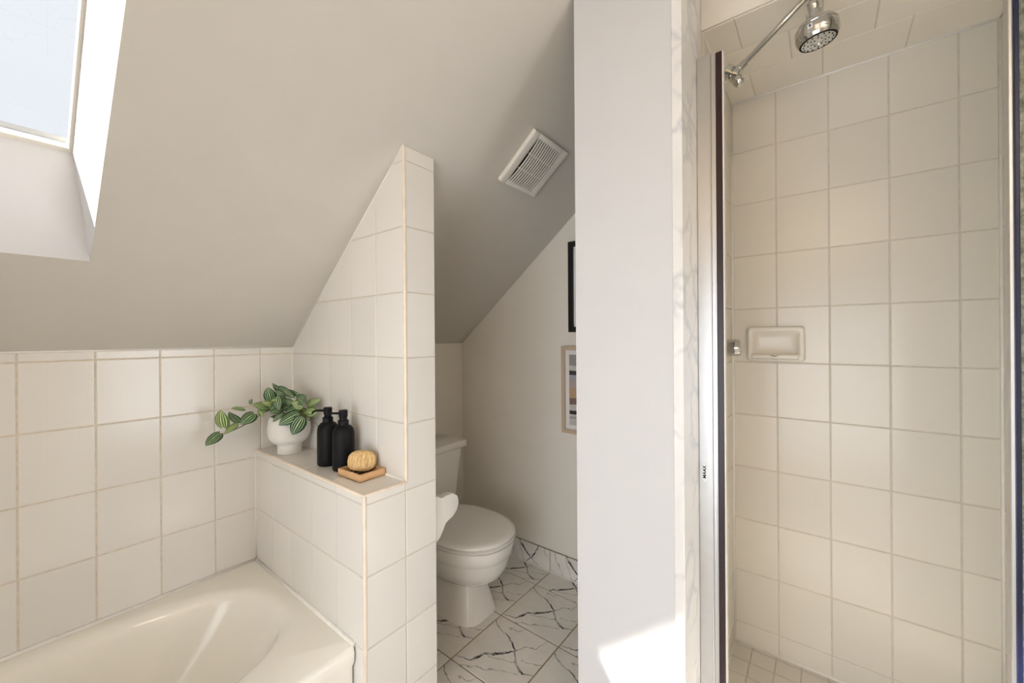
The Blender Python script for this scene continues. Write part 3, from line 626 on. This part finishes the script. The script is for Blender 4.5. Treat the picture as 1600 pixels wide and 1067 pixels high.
jr = thing('shower_door_jamb', (1.17, -.285, .1), 'slim aluminium shower jamb with a dark blue gasket holding a mottled glass panel', 'door jamb')
part('channel', box((1.163,-.2840,.1),(1.188,-.2775,2.3),.001,1), M['alu'], jr)
part('gasket', box((1.158,-.2900,.1),(1.182,-.2835,2.3),.001,1), M['gasket_blue'], jr)
part('glass_panel', box((1.167,-.4165,.101),(1.173,-.2895,2.3)), M['sideglass'], jr)

# shower arm and head
sh = thing('shower_fixture', (1.30, .28, 2.04), 'chrome shower head on a long angled arm', 'shower head')
part('escutcheon', add_lathe(bmesh.new(), [(.030,0),(.030,.003),(.022,.010),(.012,.013)], (1.30,YLS,2.045), (0,-1,0), 28), M['chrome'], sh, angle=40)
part('pipe', add_tube(bmesh.new(), [(1.30,.275,2.045),(1.308,.24,2.034),(1.318,.208,2.020)], .0095, 14), M['chrome'], sh, smooth=True)
part('joint', add_lathe(bmesh.new(), [(.013,-.024),(.0205,-.020),(.0205,-.004),(.015,0),(.0195,.004),(.0195,.018),(.013,.022)], (1.318,.204,2.017), Vector((.1,-.5,-.35)), 20), M['chrome'], sh, angle=40)
part('knob', add_lathe(bmesh.new(), [(.011,0),(.0145,.006),(.0135,.023),(.009,.028)], (1.318,.196,2.003), Vector((.1,-.55,-1)), 16), M['chrome'], sh, angle=40)
A0, A1 = Vector((1.320,.194,2.020)), Vector((1.322,.034,2.146))
part('arm', add_tube(bmesh.new(), [A0, A0.lerp(A1,.06), A0.lerp(A1,.07), A0.lerp(A1,.14), A0.lerp(A1,.15), A1, A1+Vector((0,-.012,.004)), (1.322,.013,2.142), (1.322,.014,2.125)], [.0125,.0125,.0105,.0105,.0078,.0078,.008,.009,.0095], 14), M['chrome'], sh, smooth=True)
hx = Vector((.06,-.10,-1)).normalized(); ho = Vector((1.322,.015,2.132))
part('neck', add_lathe(bmesh.new(), [(.011,0),(.0135,.003),(.0135,.018),(.0115,.021),(.0115,.026),(.0185,.030),(.0195,.044),(.016,.047)], ho, hx, 28), M['chrome'], sh, angle=35)
hd = part('head_shell', add_lathe(bmesh.new(), [(.0165,.042),(.021,.047),(.030,.051),(.0405,.058),(.0462,.067),(.0470,.070),(.0462,.0715),(.0478,.075),(.0480,.090),(.0470,.092),(.0472,.095),(.0435,.104),(.0415,.107),(.0395,.106)], ho, hx, 48), M['chrome'], sh, angle=35)
part('face_ring', add_lathe(bmesh.new(), [(.0400,.1035),(.0405,.1075),(.0375,.1085),(.0365,.1050)], ho, hx, 48), M['black'], sh, angle=35)
part('spray_face', add_lathe(bmesh.new(), [(.0370,.103),(.0365,.1078),(.030,.1088),(.012,.1090),(.010,.1075)], ho, hx, 40), M['chrome'], sh, angle=35)
a_, b_, d_ = frame_of(hx)
for rr, kk in ((.032, 16), (.022, 8), (.015, 6)):
    for k in range(kk):
        t = 2*math.pi*k/kk; p = ho + d_*.1085 + (a_*math.cos(t)+b_*math.sin(t))*rr
        part('nozzle', add_lathe(bmesh.new(), [(.0016,0),(.0012,.0016)], p, d_, 6), M['black'], sh)
# small square label on the shell rim, blue drop mark
ld_ = (Vector((0,0,1.25)) - (ho + hx*.08)); ld_ = (ld_ - hx*ld_.dot(hx)).normalized(); ld_ = (ld_ + Vector((0,.25,0))).normalized(); ld_ = (ld_-hx*ld_.dot(hx)).normalized()
lc_ = ho + hx*.083 + ld_*.0482; lu = hx.cross(ld_).normalized(); lv = ld_.cross(lu).normalized(); ln = ld_
def quad_plate(c, u, v, n, w, h, t):
    bm = bmesh.new(); R_ = lambda a, b, q: c + u*a + v*b + n*q
    add_rings(bm, [[R_(-w,-h,-.001),R_(w,-h,-.001),R_(w,h,-.001),R_(-w,h,-.001)], [R_(-w,-h,t),R_(w,-h,t),R_(w,h,t),R_(-w,h,t)]]); return bm
lbp = part('label', quad_plate(lc_, lu, lv, ln, .0055, .0055, .0012), M['mat_board'], sh)
bm = bmesh.new(); dp = [(0,.0038),(.0016,.001),(.0026,-.0012),(.0022,-.003),(0,-.0038),(-.0022,-.003),(-.0026,-.0012),(-.0016,.001)]
add_rings(bm, [[lc_ + lu*a + lv*b + ln*q for a, b in dp] for q in (.0012, .0018)]); o = obj('drop_mark', bm, simple('mark_navy', (.03,.02,.12), .5)); o.parent = lbp; o.matrix_parent_inverse = Matrix.Identity(4)
# control knob
kn = thing('shower_valve', (1.50, YLS, 1.21), 'fluted chrome shower control knob on the shower wall', 'valve')
part('back_plate', add_lathe(bmesh.new(), [(.034,0),(.034,.003),(.026,.008)], (1.50,YLS,1.21), (0,-1,0), 32), M['chrome'], kn, angle=40)
bm = bmesh.new(); nk = 48; rg = []
for r_, h_ in ((.023,.004),(.026,.010),(.0275,.018),(.0275,.060),(.0245,.070),(.012,.074)):
    rg.append([(1.50 + r_*(1+.035*math.cos(8*2*math.pi*k/nk))*math.cos(2*math.pi*k/nk), YLS-h_, 1.21 + r_*(1+.035*math.cos(8*2*math.pi*k/nk))*math.sin(2*math.pi*k/nk)) for k in range(nk)])
part('knob', add_rings(bm, rg), M['chrome'], kn, angle=45)
# recessed ceramic soap dish
sd = thing('soap_dish', (D, .139, 1.155), 'cream ceramic soap dish set into the shower tiles', 'soap dish')
y0, y1, z0, z1 = .049, .229, 1.154, 1.283
def rr_(d, x, r=.012, zb=0):
    a0, a1, c0, c1 = -y1+d, -y0-d, z0+d+zb, z1-d; out = []
    for cx, cz, s in ((a1-r,c1-r,0),(a0+r,c1-r,1),(a0+r,c0+r,2),(a1-r,c0+r,3)):
        for q in range(5):
            t = math.pi/2*(s + q/4); out.append((x, -(cx + r*math.cos(t)), cz + r*math.sin(t)))
    return out
part('dish', add_rings(bmesh.new(), [rr_(0,D+.001), rr_(0,D-.018), rr_(.003,D-.026), rr_(.010,D-.029), rr_(.017,D-.025,.012,.004), rr_(.023,D-.012,.014,.004), rr_(.032,D-.004,.016,.006), rr_(.044,D-.002,.016,.008)], True, True), M['dish'], sd, angle=50)
bm = bmesh.new(); rings = []
for q in range(25):
    s = -1+2*q/24; y = .139 - s*.072; dip = .010*math.exp(-(s/.16)**2); dp_ = .030*(1-.25*s**4)
    rings.append([(D-.012,y,z0+.004),(D-.024-dp_,y,z0+.012),(D-.026-dp_,y,z0+.024-dip),(D-.021-dp_,y,z0+.027-dip),(D-.008,y,z0+.022)])
part('lip', add_rings(bm, rings), M['dish'], sd, smooth=True)

# ------------------------------------------------------------------ things on the ledge
ZL = SHELF
# potted plant
pp = thing('potted_plant', (.690, 1.650, ZL), 'striped watermelon peperomia trailing from a round white footed pot', 'potted plant')
pc = (.690, 1.650, ZL+.0005)
part('pot', add_lathe(bmesh.new(), [(.040,0),(.0425,.003),(.0425,.034),(.045,.038),(.058,.046),(.070,.062),(.0755,.085),(.0755,.105),(.071,.130),(.066,.145),(.062,.146),(.066,.128),(.069,.105),(.066,.085)], pc, n=48), M['pot'], pp, angle=40)
part('soil', add_lathe(bmesh.new(), [(.066,.124),(.04,.130),(.005,.132)], pc, n=24), M['soil'], pp, smooth=True)
random.seed(4)
LEAVES = [(0.475,1.697,0.914, 0.429,1.687,0.881, 0.041,0),(0.480,1.684,0.936, 0.469,1.670,1.001, 0.051,1),(0.517,1.667,0.945, 0.476,1.658,0.915, 0.031,1),
(0.530,1.689,0.942, 0.496,1.679,0.988, 0.039,0),(0.571,1.663,0.973, 0.525,1.657,0.941, 0.048,0),(0.552,1.697,0.990, 0.507,1.690,0.999, 0.027,1),
(0.564,1.682,1.008, 0.567,1.667,1.028, 0.014,0),(0.620,1.658,0.991, 0.563,1.656,1.008, 0.041,1),(0.622,1.645,1.018, 0.607,1.634,1.069, 0.041,0),
(0.667,1.658,1.036, 0.630,1.653,1.081, 0.022,0),(0.653,1.650,1.061, 0.693,1.608,1.020, 0.029,0),(0.627,1.608,1.033, 0.630,1.594,0.984, 0.036,0),
(0.657,1.625,1.016, 0.684,1.587,0.999, 0.031,0),(0.693,1.546,0.992, 0.663,1.566,1.013, 0.036,1),(0.719,1.562,0.994, 0.743,1.512,1.017, 0.031,1),
(0.707,1.544,0.968, 0.729,1.496,0.976, 0.039,1),(0.720,1.609,1.019, 0.693,1.624,1.049, 0.012,0),(0.676,1.543,0.971, 0.617,1.568,0.935, 0.048,0),
(0.680,1.523,0.956, 0.652,1.539,0.895, 0.053,0),(0.635,1.583,0.972, 0.602,1.577,0.947, 0.024,0),(0.641,1.606,0.983, 0.601,1.600,0.978, 0.031,0),
(0.689,1.576,0.987, 0.649,1.595,0.969, 0.036,0),(0.703,1.615,1.006, 0.721,1.573,1.015, 0.019,0),(0.691,1.675,1.040, 0.715,1.629,1.026, 0.024,0),
(0.644,1.628,1.010, 0.614,1.621,0.986, 0.034,0),(0.672,1.590,0.981, 0.688,1.549,0.954, 0.034,0),(0.636,1.642,1.048, 0.664,1.621,1.018, 0.034,0),
(0.686,1.653,0.997, 0.656,1.646,1.036, 0.034,0),(0.703,1.582,0.977, 0.719,1.543,0.949, 0.029,1),(0.593,1.676,0.983, 0.602,1.660,0.954, 0.019,1)]
def make_leaf(B, T, w, light, facing):
    B, T = Vector(B), Vector(T); ax = T-B; ln_ = ax.length; ax.normalize()
    nrm = (facing - ax*facing.dot(ax)).normalized(); sd_ = nrm.cross(ax)
    NU, NV = 10, 8; verts, uvs, faces = [], [], []
    pk = (.42**.55)*(.58**.85)
    for i in range(NU+1):
        u = i/NU; wid = w/2*min(1, ((max(u,1e-4)+.02)**.55)*(max(1-u,0)**.85)/pk)
        for j in range(NV+1):
            v = -1+2*j/NV
            z = ln_*.10*math.sin(math.pi*u) - w*.16*v*v*math.sin(math.pi*min(1,u+.1)) - ln_*.05*u*u
            uu = u - .10*(1-u)*abs(v)**1.5*1.0     # lobes behind the stalk
            verts.append(B + ax*ln_*uu + sd_*wid*v + nrm*z); uvs.append((u, v))
    for i in range(NU):
        for j in range(NV):
            a = i*(NV+1)+j; faces.append((a, a+1, a+NV+2, a+NV+1))
    me = bpy.data.meshes.new('leaf'); me.from_pydata(verts, [], faces); uvl = me.uv_layers.new(name='UVMap')
    for p in me.polygons:
        p.use_smooth = True
        for li in p.loop_indices: uvl.data[li].uv = uvs[me.loops[li].vertex_index]
    return child_world(link('leaf', me, M['leaf1' if light else 'leaf0']), pp)
for q in LEAVES:
    fc = Vector((-.75,-.60,.35)) + Vector((random.uniform(-.35,.35), random.uniform(-.35,.35), random.uniform(-.25,.35)))
    make_leaf(q[0:3], q[3:6], q[6], q[7], fc)
for k in range(12):                                   # crowded crown over the mouth of the pot
    t = k*2.4; rr0 = .018+.0035*k; b0 = Vector((.672+rr0*math.cos(t)*.8, 1.622+rr0*math.sin(t), .968+.055*random.random()))
    d0 = Vector((math.cos(t)-.35, math.sin(t)-.35, random.uniform(-.5,.45))).normalized()
    e0 = b0 + d0*random.uniform(.040,.052)
    e0.x = min(e0.x, .752)
    make_leaf(b0, e0, random.uniform(.028,.038), 1 if k % 5 == 4 else 0, Vector((-.7,-.62,.5)) + Vector((random.uniform(-.3,.3), random.uniform(-.3,.3), random.uniform(-.2,.3))))
STEM = [(.685,1.655,.945),(.66,1.657,.975),(.632,1.661,.979),(.601,1.668,.971),(.573,1.674,.948),(.542,1.681,.931),(.504,1.687,.916),(.474,1.691,.910)]
part('stem', tube(STEM, [.0022]*6+[.0017,.0014], 7), M['stem'], pp, smooth=True)
for B in ((.62,1.62,1.03),(.655,1.63,1.05),(.70,1.56,.985),(.71,1.59,1.01),(.68,1.545,.965),(.64,1.60,.975),(.66,1.655,1.035)):
    c0 = Vector((.69,1.65,.94)); mid = c0.lerp(Vector(B), .55)+Vector((0,0,.02)); part('stem', tube([c0, mid, B], [.0022,.0018,.0014], 6), M['stem'], pp, smooth=True)
part('stem', tube([(.70,1.58,.985),(.705,1.534,.945),(.723,1.512,.933),(.730,1.504,.917)], [.0018,.0015,.0013,.001], 6), M['stem'], pp, smooth=True)

# two pump bottles
def bottle(loc, rot, label):
    t = thing('pump_bottle', loc, label, 'bottle', 'black pump bottles on the ledge')
    c = (0,0,.0005)
    obj('body', lathe([(.030,0),(.034,.002),(.0355,.006),(.0355,.118),(.0345,.128),(.0310,.139),(.0245,.147),(.0180,.150)], c, n=40), M['black'], t, angle=40)
    obj('collar', lathe([(.0175,.148),(.0175,.151),(.0175,.166),(.0165,.167),(.0120,.167),(.0120,.180),(.0105,.180)], c, n=28), M['black'], t, angle=40)
    ph_ = obj('pump_head', lathe([(.010,.176),(.0140,.179),(.0142,.181),(.0142,.199),(.0130,.2015),(.004,.202)], c, n=28), M['black'], t, angle=40)
    obj('spout', tube([(.010,0,.190),(.030,0,.191),(.044,0,.190),(.052,0,.186),(.056,0,.180)], [.0042,.0040,.0038,.0036,.0034], 10), M['black'], ph_, smooth=True)
    t.rotation_euler = (0,0,rot); return t
ang = math.atan2(.788, -.615)
bottle((.707,1.383,ZL), ang, 'black pump bottle beside the potted plant, behind the other bottle')
bottle((.712,1.288,ZL), ang+.05, 'black pump bottle beside the wooden tray, in front of the other bottle')

# wooden tray and brush
tr = thing('soap_tray', (.716, 1.184, ZL), 'small light wooden soap tray on the tiled ledge', 'tray')
TA = math.radians(2.0)
bm = bmesh.new(); a0, a1, hx_, hy_ = .0, .022, .046, .0615
for a, b in (((-hx_,-hy_,.001),(hx_,hy_,.006)), ((-hx_,-hy_,.001),(-hx_+.007,hy_,.0235)), ((hx_-.007,-hy_,.001),(hx_,hy_,.0235)), ((-hx_+.007,-hy_,.001),(hx_-.007,-hy_+.007,.0235)), ((-hx_+.007,hy_-.007,.001),(hx_-.007,hy_,.0235))): add_box(bm, a, b, .0008, 1)
tray = obj('tray_body', bm, M['wood'], tr); tr.rotation_euler = (0,0,TA)
for k in range(5):
    y = -.045+.0225*k; obj('slat', box((-hx_+.008,y-.003,.006),(hx_-.008,y+.003,.010)), M['dark'], tr)
# sisal brush leaning in the tray
br = thing('sisal_brush', (.714, 1.184, ZL+.0135), 'round tan sisal bristle brush resting in the wooden tray', 'brush')
bm = bmesh.new(); nu, nv = 96, 40; rings = []
for j in range(1, nv):
    ph2 = -math.pi/2 + math.pi*j/nv; rg = []
    for i in range(nu):
        t = 2*math.pi*i/nu; k = .62
        cx, sx_ = math.copysign(abs(math.cos(t))**k, math.cos(t)), math.copysign(abs(math.sin(t))**k, math.sin(t))
        cp, sp2 = math.copysign(abs(math.cos(ph2))**.75, math.cos(ph2)), math.copysign(abs(math.sin(ph2))**.8, math.sin(ph2))
        groove = 1 + .05*abs(math.sin(t*8+.4)) + .010*random.uniform(-1,1)
        rg.append((.042*cx*cp*groove, .022*sx_*cp*groove, .033 + .033*sp2*(1+.012*random.uniform(-1,1))))
    rings.append(rg)
add_rings(bm, rings); obj('bristles', bm, M['sisal'], br)
br.rotation_euler = (math.radians(-12), math.radians(5), math.atan2(-.788,.615)+.25)

# ------------------------------------------------------------------ lamps behind the camera
vl = thing('vanity_light', (XL, -.03, 2.12), 'two bulb vanity light on the wall opposite the shower', 'lamp')
part('back_plate', box((XL,-.30,2.08),(XL+.03,.24,2.20),.006,2), M['chrome'], vl)
for y in (.14, -.20):
    part('socket', add_lathe(bmesh.new(), [(.022,0),(.022,.05),(.016,.055)], (XL+.03,y,2.14), (1,0,0), 20), M['chrome'], vl, angle=40)
    part('bulb', add_lathe(bmesh.new(), [(.014,0),(.030,.018),(.042,.045),(.045,.065),(.042,.085),(.028,.104),(.004,.112)], (XL+.082,y,2.14), (1,0,0), 24), M['globe'], vl, smooth=True)
cl = thing('fill_ceiling_light', (-.62, -1.12, ZC), 'round flush ceiling dome, unseen, added as fill light', 'lamp')  # unseen lamp added to brighten the room from behind
part('base_ring', add_lathe(bmesh.new(), [(.17,0),(.17,-.03),(.155,-.034)], (-.62,-1.12,ZC-.0005), (0,0,1), 40), M['chrome'], cl, angle=40)
part('dome', add_lathe(bmesh.new(), [(.155,-.030),(.150,-.06),(.125,-.09),(.08,-.11),(.01,-.118)], (-.62,-1.12,ZC), (0,0,1), 40), M['dome'], cl, smooth=True)
